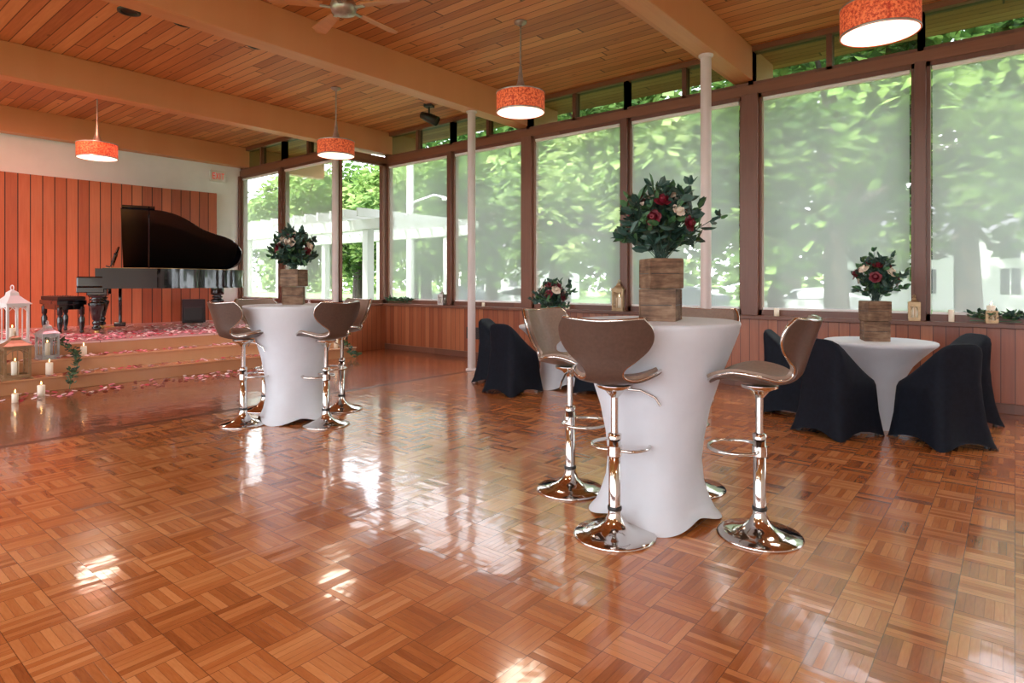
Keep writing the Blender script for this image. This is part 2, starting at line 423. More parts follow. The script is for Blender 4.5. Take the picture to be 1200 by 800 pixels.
# ------------------------------------------------------------------ pendants
def pendant(mb):
    mb.lathe([(.0,0),(.07,0),(.07,-.02),(.02,-.05)],20,1,caps=False)
    mb.tube([(0,0,-.03),(0,0,-.62)],.010,8,1)
    mb.lathe([(.014,-.50),(.02,-.56),(.032,-.66),(.055,-.74),(.095,-.80)],20,1,caps=False)
    mb.lathe([(.0,-.80),(.262,-.80),(.27,-.805),(.27,-1.02),(.262,-1.025)],48,0,caps=False)
    mb.lathe([(.262,-1.02),(.12,-1.045),(0,-1.055)],48,2,caps=False)
    mb.lathe([(.272,-.80),(.275,-.805),(.272,-.815)],48,1,caps=False); mb.lathe([(.272,-1.01),(.275,-1.02),(.272,-1.025)],48,1,caps=False)
mb=MB(); pendant(mb); me=mb.mesh('pendant_lamp',[mShade,mPewter,mDiff])
for (x,y) in [(-4.28,5.38),(-7.88,5.46),(-10.85,3.25),(-.8,5.41),(-4.3,.6),(-.8,.6),(-4.3,-2.4),(-.8,-2.4),(2.5,.6),(2.5,5.4),(-7.9,-2.4)]:  # pendants out of view are added to fill the room with light
    o=put('pendant_lamp',me,(x,y,ZC))
    L=bpy.data.lights.new('pendant_bulb','AREA'); L.shape='DISK'; L.size=.5; L.energy=10; L.color=(1,.86,.68)
    l=bpy.data.objects.new('bulb',L); COL.objects.link(l); l.parent=o; l.location=(0,0,-1.062)
def fan(mb):
    mb.lathe([(0,0),(.09,0),(.09,-.03),(.03,-.07)],24,0,caps=False); mb.tube([(0,0,-.05),(0,0,-.22)],.018,10,0)
    mb.lathe([(.03,-.2),(.11,-.22),(.13,-.27),(.11,-.33),(.05,-.35),(0,-.355)],28,0,caps=False)
    for k in range(5):
        A=RZ(2*pi*k/5+.4)
        mb.box(.1,.22,-.02,.02,-.29,-.28,0,A)
        mb.add([(.2,-.05,-.285),(.66,-.075,-.30),(.70,0,-.295),(.66,.075,-.27),(.2,.05,-.275),(.2,-.05,-.277),(.66,-.075,-.292),(.70,0,-.287),(.66,.075,-.262),(.2,.05,-.267)],
               [(4,3,2,1,0),(5,6,7,8,9),(0,1,6,5),(1,2,7,6),(2,3,8,7),(3,4,9,8),(4,0,5,9)],1,False,A)
quick('ceiling_fan',fan,[mPewter,mBeam],(-5.0,3.55,ZC))
def can(mb):
    mb.lathe([(.10,0),(.10,-.02),(.075,-.02),(.07,-.0)],24,0,caps=False); mb.lathe([(.07,-.005),(0,-.005)],24,1,caps=False)
mb=MB();can(mb);me=mb.mesh('recessed_light',[mDark,mDark])
for (x,y) in [(-7.36,2.5),(-7.2,3.0),(-7.2,3.85),(-7.1,4.7),(-3.9,2.6)]: put('recessed_light',me,(x,y,ZC-.001),sc=1.1)
def spotl(mb):
    mb.box(-.05,.05,-.05,.05,-.03,0,0); mb.tube([(0,0,-.03),(0,0,-.12)],.012,8,0)
    mb.lathe([(0,-.12),(.04,-.11),(.055,-.02),(.06,.12),(.052,.12)],20,0,M=T((0,0,-.16))@RY(math.radians(115)),caps=False)
    mb.lathe([(.052,.11),(0,.11)],20,0,M=T((0,0,-.16))@RY(math.radians(115)),caps=False)
mb=MB();spotl(mb);me=mb.mesh('track_spotlight',[mDark])
put('track_spotlight',me,(-7.45,6.95,ZC),.4,1.35)

# ------------------------------------------------------------------ bar stool
def cr(rows,v):
    n=len(rows)-1; k=min(max(v,0),1)*n; i=min(int(k),n-1); t=k-i
    p0=rows[max(i-1,0)];p1=rows[i];p2=rows[i+1];p3=rows[min(i+2,n)]
    return [0.5*((2*b)+(-a+c)*t+(2*a-5*b+4*c-d)*t*t+(-a+3*b-3*c+d)*t**3) for a,b,c,d in zip(p0,p1,p2,p3)]
rows=[(.225,.775,.10,0,0),(.20,.79,.165,.2,0),(.15,.795,.20,.6,0),(.08,.79,.218,1,0),(0,.782,.22,1.1,0),(-.08,.785,.19,1,.1),(-.145,.80,.13,.5,.3),(-.18,.83,.09,0,.6),(-.198,.87,.10,0,.8),(-.212,.915,.155,0,1),(-.228,.965,.205,0,1),(-.245,1.015,.228,0,1),(-.262,1.065,.225,0,1),(-.275,1.10,.195,0,1)]
def seatP(u,v,k=1.0,off=0):
    y,z,w,wz,wy=cr(rows,v); uu=2*u-1
    x=uu*w*k; r=(x/.225)
    zz=z+.055*wz*r*r; yy=y+.085*wy*r*r
    if v>.9: zz+=.012*abs(uu)**1.5*(v-.9)*10
    return (x,yy,zz)
def stool(mb):
    mb.lathe([(0,.0),(.205,.0),(.208,.006),(.20,.014),(.14,.026),(.085,.045),(.05,.075),(.034,.11),(.031,.14),(.03,.50),(.03,.50)],40,0)
    mb.lathe([(.035,.13),(.037,.14),(.035,.15)],24,3,caps=False)
    mb.lathe([(.034,.49),(.034,.515),(.02,.52)],24,0,caps=False)
    mb.tube([(0,0,.5),(0,0,.755)],.019,16,0)
    mb.lathe([(.02,.70),(.05,.735),(.09,.752),(.09,.765)],24,0)
    mb.tube([(.03,.02,.74),(.12,.05,.735),(.19,.07,.70),(.215,.075,.66)],.006,8,0)
    pts=[]
    for k in range(29):
        a=-pi*.5-2.55+ (2*2.55)*k/28
        pts.append((.15*math.cos(a+pi),.115+.135*math.sin(a+pi),.43))
    mb.tube([(0.028,.0,.43)]+pts[::1]+[(-.028,0,.43)],.009,10,0)
    mb.lathe([(.038,.405),(.038,.455)],20,0)
    bd=mb.surf(lambda u,v:seatP(u,v),20,52,-.0,.013,1,1)
    mb.surf(lambda u,v:seatP(u,.012+v*.976,.955),20,52,.024,.0,2,2)
    mb.tube(bd,.0075,8,0,closed=True)
mb=MB(); stool(mb); me=mb.mesh('bar_stool',[mChrome,mLeather,mTaupe,mDark])
def face(dx,dy): return math.atan2(dy,dx)-pi/2
for (x,y,fx,fy) in [(-1.57,2.74,-.25,1),(-1.00,3.20,-1,-.05),(-2.13,3.17,1,0),(-1.56,3.67,-.05,-1),
                    (-5.40,2.76,-.1,1),(-4.80,3.22,-1,-.02),(-5.86,3.22,1,0),(-5.27,3.72,0,-1)]:
    put('bar_stool',me,(x,y,0),face(fx,fy))

# ------------------------------------------------------------------ covered tables
def cover(prof,H,foot):
    def f(mb):
        def mod(r,z,th):
            if z<.35*H:
                k=(1-z/(.35*H))**2.2; c=abs(math.cos(2*th))**1.6
                return r+ k*(foot*c-foot*.35), z+(.05*(1-c) if z<.01 else 0)
            return r,z
        mb.lathe(prof,96,0,mod=mod,caps=False)
        mb.lathe([(0,H-.0),(prof[-1][0],H)],96,0,caps=False)
    return f
tp=[(.325,0),(.30,.04),(.28,.10),(.26,.2),(.255,.32),(.27,.45),(.30,.6),(.345,.74),(.39,.86),(.425,.95),(.447,1.01),(.452,1.04),(.458,1.055),(.455,1.067),(.445,1.07)]
mb=MB(); cover(tp,1.07,.06)(mb); me=mb.mesh('cocktail_table',[mSpandex,mDark])
put('cocktail_table',me,(-1.565,3.17,0),.55); put('cocktail_table',me,(-5.28,3.2,0),.45)
lp=[(.30,0),(.26,.05),(.215,.12),(.185,.22),(.18,.32),(.20,.42),(.26,.53),(.33,.61),(.40,.68),(.445,.715),(.455,.73),(.452,.745),(.44,.75)]
mb=MB(); cover(lp,.75,.08)(mb); me=mb.mesh('low_round_table',[mSpandex,mDark])
put('low_round_table',me,(-.96,6.48,0),.3); put('low_round_table',me,(-4.42,6.25,0),.3)
def cchair(mb):
    rows=[(0,.285,-.34,.29,4.5),(.06,.268,-.312,.282,4.5),(.2,.238,-.278,.268,4.5),(.36,.224,-.256,.258,4.5),(.42,.221,-.25,.25,4.5),(.46,.218,-.248,.225,4.5),
          (.50,.214,-.246,.165,4),(.55,.209,-.245,.09,4),(.61,.203,-.245,.01,4),(.67,.196,-.246,-.065,4),(.73,.184,-.249,-.135,4),(.775,.162,-.25,-.185,3.5),(.80,.12,-.246,-.21,3),(.808,.07,-.24,-.222,2.5)]
    seg=64; vs=[];fs=[]
    for ri,(z,w,y0,y1,e) in enumerate(rows):
        yc=(y0+y1)/2; h=(y1-y0)/2
        for k in range(seg):
            th=2*pi*k/seg; c=math.cos(th); s_=math.sin(th)
            x=w*math.copysign(abs(c)**(2/e),c); y=yc+h*math.copysign(abs(s_)**(2/e),s_)
            zz=z; 
            q=abs(math.sin(2*th))
            if ri==0: zz=.055*(1-q)**.8
            if ri<4: 
                g=(1-.20*(4-ri)/4*(1-q)); x*=g; y=yc+(y-yc)*g
            vs.append((x,y,zz))
    n=len(rows)
    for i in range(n-1):
        for k in range(seg): fs.append((i*seg+k,i*seg+(k+1)%seg,(i+1)*seg+(k+1)%seg,(i+1)*seg+k))
    fs.append([(n-1)*seg+k for k in range(seg)])
    mb.add(vs,fs,0,True)
    for sx in(-1,1):
        for yy in(-.24,.21): mb.lathe([(.018,0),(.018,.1)],10,1,M=T((sx*.2,yy,0)))
mb=MB(); cchair(mb); me=mb.mesh('covered_chair',[mBlackCloth,mDark])
for (x,y,fx,fy) in [(-1.17,5.84,.45,.9),(-.48,6.00,-.74,.67),(-.45,6.97,-.7,-.6),(-1.70,6.45,1,.1),
                    (-5.17,6.08,1,.25),(-4.55,5.60,.1,1),(-3.72,6.20,-1,0),(-4.5,6.95,0,-1)]:
    put('covered_chair',me,(x,y,0),face(fx,fy))

# ------------------------------------------------------------------ flowers
def leaf(mb,p,d,L,W,mat,rn,curl=.2):
    d=d.normalized(); s=d.cross(Vector((rn.uniform(-1,1),rn.uniform(-1,1),rn.uniform(-1,1)))).normalized(); nrm=d.cross(s)
    a=p; b=p+d*L*.3+s*W*.45+nrm*L*curl*.3; b2=p+d*L*.3-s*W*.45+nrm*L*curl*.3; c=p+d*L*.7+s*W*.42+nrm*L*curl*.1; c2=p+d*L*.7-s*W*.42+nrm*L*curl*.1
    m=p+d*L*.5-nrm*L*.04; t=p+d*L-nrm*L*curl*.3
    mb.add([a,b,c,t,c2,b2,m],[(0,1,6),(1,2,6),(2,3,6),(3,4,6),(4,5,6),(5,0,6)],mat,False)
def rose(mb,p,ax,r,mat,rn):
    q=ax.to_track_quat('Z','Y').to_matrix().to_4x4(); A=T(p)@q
    mb.lathe([(0,-r*.5),(r*.25,-r*.45),(r*.42,-.1*r),(r*.4,r*.35),(r*.25,r*.52),(r*.08,r*.42),(0,r*.3)],10,mat,M=A,caps=False)
    for ring,(rr,op,h,nn) in enumerate([(.5,.15,.55,4),(.72,.35,.48,5),(.95,.6,.35,6)]):
        for k in range(nn):
            th=2*pi*k/nn+ring*.6+rn.uniform(-.2,.2); vs=[]
            for j in range(4):
                t=j/3; rad=r*(.15+ (rr-.15)*math.sin(t*pi/2)+op*.25*t*t); z=r*(-.5+(h+.5)*t- (.18*t**4 if ring else 0)*2)
                wd=[.25,.75,.85,.45][j]*2*pi/nn*.75
                for i in range(5):
                    u=(i-2)/2; vs.append((rad*math.cos(th+u*wd)*(1-.04*u*u),rad*math.sin(th+u*wd)*(1-.04*u*u),z-(.10*r*u*u if j==3 else 0)))
            mb.add(vs,[(j*5+i,j*5+i+1,(j+1)*5+i+1,(j+1)*5+i) for j in range(3) for i in range(4)],mat,True,A)
def bouquet(seed,Rb,H,nst,nro,ls,rs):
    rn=random.Random(seed)
    def f(mb):
        for i in range(nst):
            th=rn.uniform(0,2*pi); ph=rn.uniform(-.25,1.45) ; L=rn.uniform(.7,1.1)
            if rn.random()<.14: L*=1.4
            e=Vector((Rb*L*math.cos(th)*math.cos(ph),Rb*L*math.sin(th)*math.cos(ph),H*.42+H*.62*L*math.sin(ph)))
            st=Vector((rn.uniform(-.03,.03),rn.uniform(-.03,.03),-.02)); mid=Vector((e.x*.45,e.y*.45,e.z*.5+H*.12))
            pts=[]
            for k in range(7):
                t=k/6; pts.append(st*(1-t)**2+mid*2*t*(1-t)+e*t*t)
            mb.tube(pts,.0022,4,1)
            for k in range(2,7):
                for q in range(3):
                    d=(pts[k]-pts[k-1]).normalized()*.7+Vector((rn.uniform(-1,1),rn.uniform(-1,1),rn.uniform(-.7,.9)))
                    leaf(mb,pts[k],d,ls*rn.uniform(.7,1.3),ls*rn.uniform(.4,.65),1 if rn.random()<.75 else 2,rn)
        for i in range(nro):
            th=i*2.4+rn.uniform(-.3,.3); ph=.1+1.3*((i+.5)/nro); d=Vector((math.cos(th)*math.cos(ph),math.sin(th)*math.cos(ph),math.sin(ph)))
            p=Vector((d.x*Rb*.86,d.y*Rb*.86,H*.42+d.z*H*.55)); rose(mb,p,d,rs*rn.uniform(.85,1.15),3 if i%2 else 4,rn)
    return f
def woodbox(mb,s,z0,h,rot):
    A=RZ(rot); t=.012
    mb.box(-s/2,s/2,-s/2,s/2,z0,z0+h,0,A,bev=.006)
    for zz in (z0+h*.5,): 
        for a in range(4): mb.box(-s/2+.004,s/2-.004,s/2-.001,s/2+.0015,zz-.002,zz+.002,5,A@RZ(a*pi/2))
    for a in range(4):
        mb.box(-s/2-.003,-s/2+t*1.5,s/2-.001,s/2+.004,z0+.003,z0+h-.003,0,A@RZ(a*pi/2))
def centre(name,seed,loc,boxes,Rb,H,nst,nro,ls,rs,rz=0):
    mb=MB(); z=0
    for (s,h,r) in boxes: woodbox(mb,s,z,h,r); z+=h+.002
    m2=MB(); bouquet(seed,Rb,H,nst,nro,ls,rs)(m2)
    o=len(mb.v)
    mb.v+=[(v[0],v[1],v[2]+z) for v in m2.v]; mb.f+=[[i+o for i in f] for f in m2.f]; mb.m+=m2.m; mb.s+=m2.s
    return put(name,mb.mesh(name,[mRustic,mLeafD,mLeafG,mRoseW,mRoseR,mDark]),loc,rz)
centre('rose_centerpiece',3,(-1.52,3.16,1.07),[(.19,.175,.25),(.18,.165,.80)],.21,.37,60,18,.072,.042)
centre('rose_centerpiece',5,(-5.36,3.24,1.07),[(.18,.17,.9),(.18,.165,.5)],.20,.34,50,14,.07,.048)
centre('rose_centerpiece',8,(-.99,6.44,.75),[(.2,.18,.35),(.19,.18,.6)],.2,.36,46,14,.07,.052)
centre('rose_centerpiece',11,(-4.45,6.22,.75),[(.17,.17,.35)],.19,.36,46,13,.07,.052)

# ------------------------------------------------------------------ lanterns & candles
def lantern(w,h,roofh,m0=0):
    def f(mb):
        b=.06*h; hw=w/2
        mb.box(-hw*1.12,hw*1.12,-hw*1.12,hw*1.12,0,b*.6,0); mb.box(-hw,hw,-hw,hw,b*.6,b,0)
        ht=h-roofh
        for sx in(-1,1):
            for sy in(-1,1): mb.box(sx*hw*.9-.012,sx*hw*.9+.012,sy*hw*.9-.012,sy*hw*.9+.012,b,ht,0)
        for k in range(4):
            A=RZ(k*pi/2)
            mb.box(-hw*.9,hw*.9,hw*.9-.008,hw*.9+.008,b,b+.02,0,A); mb.box(-hw*.9,hw*.9,hw*.9-.008,hw*.9+.008,ht-.03,ht,0,A)
            mb.box(-.005,.005,hw*.9-.005,hw*.9+.005,b,ht,0,A)
            mb.tube([(-hw*.85,hw*.9,ht-.09),(-hw*.5,hw*.9,ht-.045),(0,hw*.9,ht-.03),(hw*.5,hw*.9,ht-.045),(hw*.85,hw*.9,ht-.09)],.005,6,0,M=A)
        mb.box(-hw*1.15,hw*1.15,-hw*1.15,hw*1.15,ht,ht+.015,0)
        q=math.sqrt(2)*hw
        mb.lathe([(q*1.1,ht+.015),(q*.75,ht+roofh*.25),(q*.42,ht+roofh*.45),(q*.36,ht+roofh*.62),(q*.12,ht+roofh*.74),(0.01,ht+roofh*.76)],4,0,M=RZ(pi/4),smooth=False)
        rr=roofh*.13
        mb.tube([(rr*math.cos(a*pi/8),0,ht+roofh*.86+rr*math.sin(a*pi/8)) for a in range(16)],.006,6,0,closed=True)
        mb.lathe([(0,b),(.035,b),(.037,b+.16),(.03,b+.165),(0,b+.16)],18,1,caps=False)
        mb.lathe([(0,b+.17),(.006,b+.178),(.004,b+.195),(0,b+.205)],8,2,caps=False)
    return f
def lant(w,h,rh,mat,loc,rz=0): quick('candle_lantern',lantern(w,h,rh),[mat,mWax,mFlame],loc,rz)
lant(.25,.74,.24,mWhite,(-9.62,1.97,.51),.3)
lant(.25,.54,.17,mBrassL,(-8.955,1.86,.17),.0)
lant(.18,.47,.17,mPewter,(-9.26,2.24,.34),.2)
lant(.20,.48,.17,mPewter,(-9.6,1.5,.51),.1)
lant(.20,.46,.15,mWhite,(-9.6,6.1,.51),.1)
lant(.18,.40,.13,mPewter,(-9.26,6.25,.34),.4)
for (x,w,h,m) in [(-4.33,.19,.44,mBrassL),(-.82,.12,.27,mBrassL),(-7.9,.13,.26,mPewter),(-.18,.11,.16,mBrassL)]:
    lant(w*.8,h,h*.33,m,(x,YN-.015,.88),.15)
def candle(r,h,lit=True):
    def f(mb):
        mb.lathe([(0,0),(r,0),(r,h),(r*.85,h+.004),(r*.4,h-.008),(0,h-.01)],18,0,caps=False);mb.tube([(0,0,h-.01),(0,0,h+.012)],.0015,5,2)
        if lit: mb.lathe([(0,h+.01),(.007,h+.02),(.004,h+.038),(0,h+.05)],8,1,caps=False)
    return f
for (x,y,z,r,h,l) in [(-8.93,2.18,.17,.037,.15,1),(-8.5,2.0,0,.037,.12,1),(-8.28,1.72,0,.03,.09,1),(-9.25,2.62,.34,.035,.12,1),(-8.95,6.2,.17,.035,.14,1),(-8.93,5.9,.17,.035,.1,1),(-9.25,5.8,.34,.035,.14,1),
                    (-6.9,YN-.03,.88,.025,.06,0),(-5.6,YN-.03,.88,.03,.09,0),(-5.2,YN-.03,.88,.03,.07,0),(-3.6,YN-.03,.88,.03,.09,0),(-2.2,YN-.03,.88,.03,.09,0),(-.5,YN-.03,.88,.025,.12,0)]:
    quick('wax_candle',candle(r,h,l),[mWax,mFlame,mDark],(x,y,z))
def garland(pts,seed,den=60,w=.07,ls=.07):
    rn=random.Random(seed)
    def f(mb):
        P=[Vector(p) for p in pts]; mb.tube(P,.005,5,0)
        for i in range(len(P)-1):
            L=(P[i+1]-P[i]).length
            for k in range(int(den*L)):
                p=P[i].lerp(P[i+1],rn.random())+Vector((rn.uniform(-w,w),rn.uniform(-w,w)*.6,rn.uniform(0,w*.9)+.02))
                leaf(mb,p,Vector((rn.uniform(-1,1),rn.uniform(-1,1),rn.uniform(-.1,.7))),ls*rn.uniform(.7,1.2),ls*.45,0 if rn.random()<.7 else 1,rn)
    return f
quick('eucalyptus_garland',garland([(-.35,7.68,.9),(-.2,7.66,.9),(.05,7.68,.9)],1,260),[mLeafG,mLeafD])
quick('eucalyptus_garland',garland([(-9.4,7.68,.9),(-9.1,7.66,.9),(-8.7,7.68,.9)],2,200),[mLeafG,mLeafD])
quick('eucalyptus_garland',garland([(-9.6,2.3,.53),(-9.36,2.42,.5),(-9.2,2.5,.37),(-9.03,2.5,.33),(-8.92,2.45,.2),(-8.75,2.35,.15),(-8.62,2.3,.03)],3,170,.05,.06),[mLeafG,mLeafD])
quick('eucalyptus_garland',garland([(-9.25,6.45,.36),(-9.0,6.4,.22),(-8.7,6.35,.02),(-8.5,6.3,.02)],4,150),[mLeafG,mLeafD])
def petals(mb):
    rn=random.Random(5)
    for i in range(1300):
        q=rn.random(); y=rn.uniform(1.6,5.6)
        if q<.70: x=rn.uniform(-10.9,-9.45) if rn.random()<.6 else rn.uniform(-12.3,-9.45); z=.513
        elif q<.80: x=rn.uniform(-9.38,-9.1); z=.343
        elif q<.88: x=rn.uniform(-9.08,-8.8); z=.173
        else: x=rn.uniform(-8.78,-8.2); z=.004
        A=T((x,y,z))@RZ(rn.uniform(0,6.28)); s=rn.uniform(.022,.036)
        mb.add([(-s,0,0),(-s*.5,-s*.8,.006),(s*.7,-s*.7,.012),(s,0,.018),(s*.7,s*.7,.012),(-s*.5,s*.8,.006),(0,0,.001)],[(0,1,6),(1,2,6),(2,3,6),(3,4,6),(4,5,6),(5,0,6)],rn.choice([0,0,1,2,2]),True,A)
quick('rose_petals',petals,[mPetP,mPetR,mPetW])

# ------------------------------------------------------------------ piano
def piano(mb):
    ctrl=[(.75,.30),(.75,.6),(.75,.9),(.73,1.1),(.64,1.32),(.48,1.52),(.32,1.70),(.22,1.88),(.14,2.06),(.02,2.22),(-.16,2.33),(-.38,2.37),(-.58,2.33),(-.71,2.2),(-.75,2.02)]
    out=[]
    for i in range((len(ctrl)-1)*4+1):
        p=cr([(a,b) for a,b in ctrl],i/((len(ctrl)-1)*4)); out.append((p[0],p[1]))
    body=[(-.75,.30)]+out
    mb.prism(body,.68,.99,0)
    ins=[(x*.93-.0,.33+(y-.30)*.955) for x,y in body]; mb.prism(ins,.99,.994,2)
    for k in range(26):
        x=-.6+k*.045; L=2.15-max(0,(x+.3))*1.05
        mb.tube([(x,.55,1.002),(x*.8-.08,min(2.15,L),1.002)],.0015,4,2)
    for sc,za,zb in ((1.014,.945,.975),(1.014,.68,.705),(1.007,.76,.77)):
        ins=[(x*sc,.30+(y-.30)*(1+(sc-1)*.45)) for x,y in body]; mb.prism(ins,za,zb,0)
    mb.box(-.75,.75,-.02,.32,.62,.70,0,bev=.008)
    mb.box(-.75,-.63,-.02,.32,.70,.86,0,bev=.02); mb.box(.63,.75,-.02,.32,.70,.86,0,bev=.02)
    mb.box(-.63,.63,.16,.2,.70,.84,0); mb.box(-.63,.63,-.02,.005,.70,.725,0)
    mb.box(-.62,.62,.2,.32,.84,.985,0)
    for k in range(52):
        x=-.62+k*1.24/52; mb.box(x+.0006,x+1.24/52-.0006,.005,.155,.71,.735,1)
    for k in range(51):
        if k%7 in(2,6): continue
        x=-.62+(k+1)*1.24/52; mb.box(x-.006,x+.006,.06,.155,.735,.747,0)
    A=T((0,.38,1.0))@RX(math.radians(-16))
    mb.box(-.4,.4,-.06,.0,0,.02,0,A); mb.box(-.36,.36,-.01,.01,.02,.05,0,A); mb.box(-.36,-.32,-.01,.01,.02,.24,0,A); mb.box(.32,.36,-.01,.01,.02,.24,0,A)
    def ring(cx,cz,r,t=.012): mb.tube([(cx+r*math.cos(a*pi/10),0,cz+r*math.sin(a*pi/10)) for a in range(20)],t,6,0,closed=True,M=A)
    ring(0,.20,.12,.018); ring(0,.20,.06,.014); ring(-.2,.13,.085); ring(.2,.13,.085); ring(-.2,.13,.04); ring(.2,.13,.04)
    mb.tube([(-.36,0,.22),(-.2,0,.25),(-.1,0,.29),(0,0,.35),(.1,0,.29),(.2,0,.25),(.36,0,.22)],.016,8,0,M=A)
    mb.box(-.16,.16,-.004,.004,.02,.17,0,A)
    a=math.radians(37); H=T((-.75,0,1.0))@RY(-a)@T((.75,0,0))
    lid=[(x+ (.015 if x>0 else 0),y) for x,y in body if y>.52]; lid=[(-.76,.52),(.765,.52)]+lid
    mb.prism(lid,0,.022,0,H)
    mb.box(-.76,.82,.54,.98,.024,.042,0,H)
    e=H@Vector((.62,.9,0)); mb.tube([(.68,.9,.99),e],.011,8,0)
    def leg(x,y):
        A=T((x,y,0))
        mb.lathe([(.0,0),(.035,0),(.035,.045),(.02,.055)],16,2,M=A,caps=False)
        def fl(r,z,th): return (r*(1+.06*math.cos(8*th)) if .2<z<.47 else r,z)
        mb.lathe([(.03,.055),(.06,.07),(.06,.10),(.04,.12),(.055,.15),(.06,.17),(.038,.20),(.05,.21),(.068,.30),(.09,.40),(.105,.45),(.10,.47),(.06,.49),(.085,.505),(.09,.52),(.06,.54),(.105,.56),(.11,.58),(.11,.68)],32,0,M=A,mod=fl)
    leg(-.62,.22);leg(.62,.22);leg(-.35,1.95)
    mb.box(-.74,-.50,.10,.36,.58,.68,0,bev=.01);mb.box(.50,.74,.10,.36,.58,.68,0,bev=.01)
    for sx in(-1,1): mb.tube([(sx*.06,.5,.68),(sx*.13,.5,.55),(sx*.12,.5,.42),(sx*.06,.5,.32),(sx*.1,.5,.14)],.02,8,0)
    for sx in(-.02,.02): mb.tube([(sx,.5,.68),(sx,.5,.1)],.006,6,2)
    mb.box(-.17,.17,.42,.58,.07,.14,0,bev=.01)
    for k in(-1,0,1): mb.box(k*.06-.012,k*.06+.012,.28,.44,.06,.07,2)
quick('grand_piano',piano,[mPiano,mIvory,mGold],(-11.35,3.2,.51),math.radians(-20))
def bench(mb):
    mb.box(-.46,.46,-.19,.19,.43,.50,0,bev=.012); 
    mb.box(-.45,.45,-.18,.18,.50,.56,1,bev=.025)
    for i in range(7):
        for j in range(3): mb.lathe([(.0,.566),(.011,.562),(.012,.556)],8,1,M=T((-.36+i*.12,-.1+j*.1,0)),caps=False)
    mb.box(-.43,.43,-.16,.16,.36,.43,0)
    for sx in(-1,1):
        for sy in(-1,1):
            mb.lathe([(.022,0),(.03,.02),(.022,.05),(.038,.12),(.042,.22),(.024,.27),(.038,.29),(.038,.4)],14,0,M=T((sx*.40,sy*.14,0)))
quick('piano_bench',bench,[mPiano,mPad],(-11.50,2.98,.51),math.radians(0))
quick('floor_monitor',lambda mb:(mb.add([(-.2,-.15,0),(.2,-.15,0),(.2,.15,0),(-.2,.15,0),(-.2,-.05,.45),(.2,-.05,.45),(.2,.15,.45),(-.2,.15,.45)],[(0,3,2,1),(4,5,6,7),(0,1,5,4),(1,2,6,5),(2,3,7,6),(3,0,4,7)],0),mb.box(-.16,.16,-.14,-.12,.05,.3,0)),[mDark],(-12.3,5.3,.51),1.2,bev=.01)

# ------------------------------------------------------------------ exterior
def ground(mb):
    mb.add([(-110,9,-.4),(40,9,-.4),(40,110,-.4),(-110,110,-.4)],[(0,1,2,3)],0)
    mb.add([(-110,YS-40,-.41),(40,YS-40,-.41),(40,9,-.41),(-110,9,-.41)],[(0,1,2,3)],0)
    mb.add([(-110,27,-.39),(40,27,-.39),(40,35,-.39),(-110,35,-.39)],[(0,1,2,3)],1)
quick('lawn_ground',ground,[mGrass,mAsph])
def tree(seed,ncl,nl,hh,rr,ls):
    rn=random.Random(seed); mb=MB()
    mb.tube([(0,0,0),(.1,0,hh*.3),(.0,.1,hh*.6),(.1,.1,hh*.9)],[.30,.24,.16,.04],8,0)
    for i in range(ncl):
        while True:
            p=Vector((rn.uniform(-1,1),rn.uniform(-1,1),rn.uniform(-1,1)))
            if .25<p.length<1: break
        c=Vector((p.x*rr,p.y*rr,hh*.69+p.z*hh*.42))
        if i%3==0: mb.tube([(0,.0,hh*.3+c.z*.2),(c.x*.5,c.y*.5,c.z*.8),c],[.10,.06,.02],5,0)
        cr_=rn.uniform(.6,1.1)*rr*.32
        for k in range(nl):
            d=Vector((rn.gauss(0,1),rn.gauss(0,1),rn.gauss(0,.8))).normalized()*cr_*rn.random()**.4
            q=c+d; s=ls*rn.uniform(.6,1.3); M=T(q)@Euler((rn.uniform(-.8,.8),rn.uniform(-.8,.8),rn.uniform(0,6.28))).to_matrix().to_4x4()
            mb.add([(-s*.5,0,0),(0,-s*.3,.02),(s*.5,0,0),(0,s*.3,.02)],[(0,1,2,3)],1,False,M)
    return mb
meshes=[tree(20+i,50,95,7.5,3.3,.42).mesh('tree',[mBark,mTree if i!=1 else mTree2]) for i in range(3)]
rn=random.Random(99)
tp_=[(-3,15),(-8.5,15),(-13,19),(-1,22),(3.5,17),(-6,21),(-17,19.5),(-22,19.5),(-13,25),(-19,24.5),(-29,18),(-34,21),(-27,25),(-40,16),(-36,27),(-47,20),(-47,11),(-10,38),(-18,40),(-27,38),(3,39),(9,40),(-36,38),(-46,34),(-57,28),(-57,18),(-54,40)]
for i,(x,y) in enumerate(tp_):
    s=1.0 if y<22 else 1.2
    if y>35: s=1.8
    put('leafy_tree',meshes[i%3],(x,y,-.4),rn.uniform(0,6.28),s*rn.uniform(.92,1.1))
def hedge(mb):
    rn=random.Random(4)
    for k in range(6000):
        x=rn.uniform(-110,14); z=rn.random()**.8*(5.0+1.2*math.sin(x*.5)+.8*math.sin(x*1.3)); s=1.1
        M=T((x,60+rn.uniform(-1.5,1.5),-.4+z))@Euler((rn.uniform(-1,1),rn.uniform(-1,1),rn.uniform(0,6.28))).to_matrix().to_4x4()
        mb.add([(-s*.5,0,0),(0,-s*.4,.02),(s*.5,0,0),(0,s*.4,.02)],[(0,1,2,3)],0,False,M)
quick('hedge_row',hedge,[mTree2])
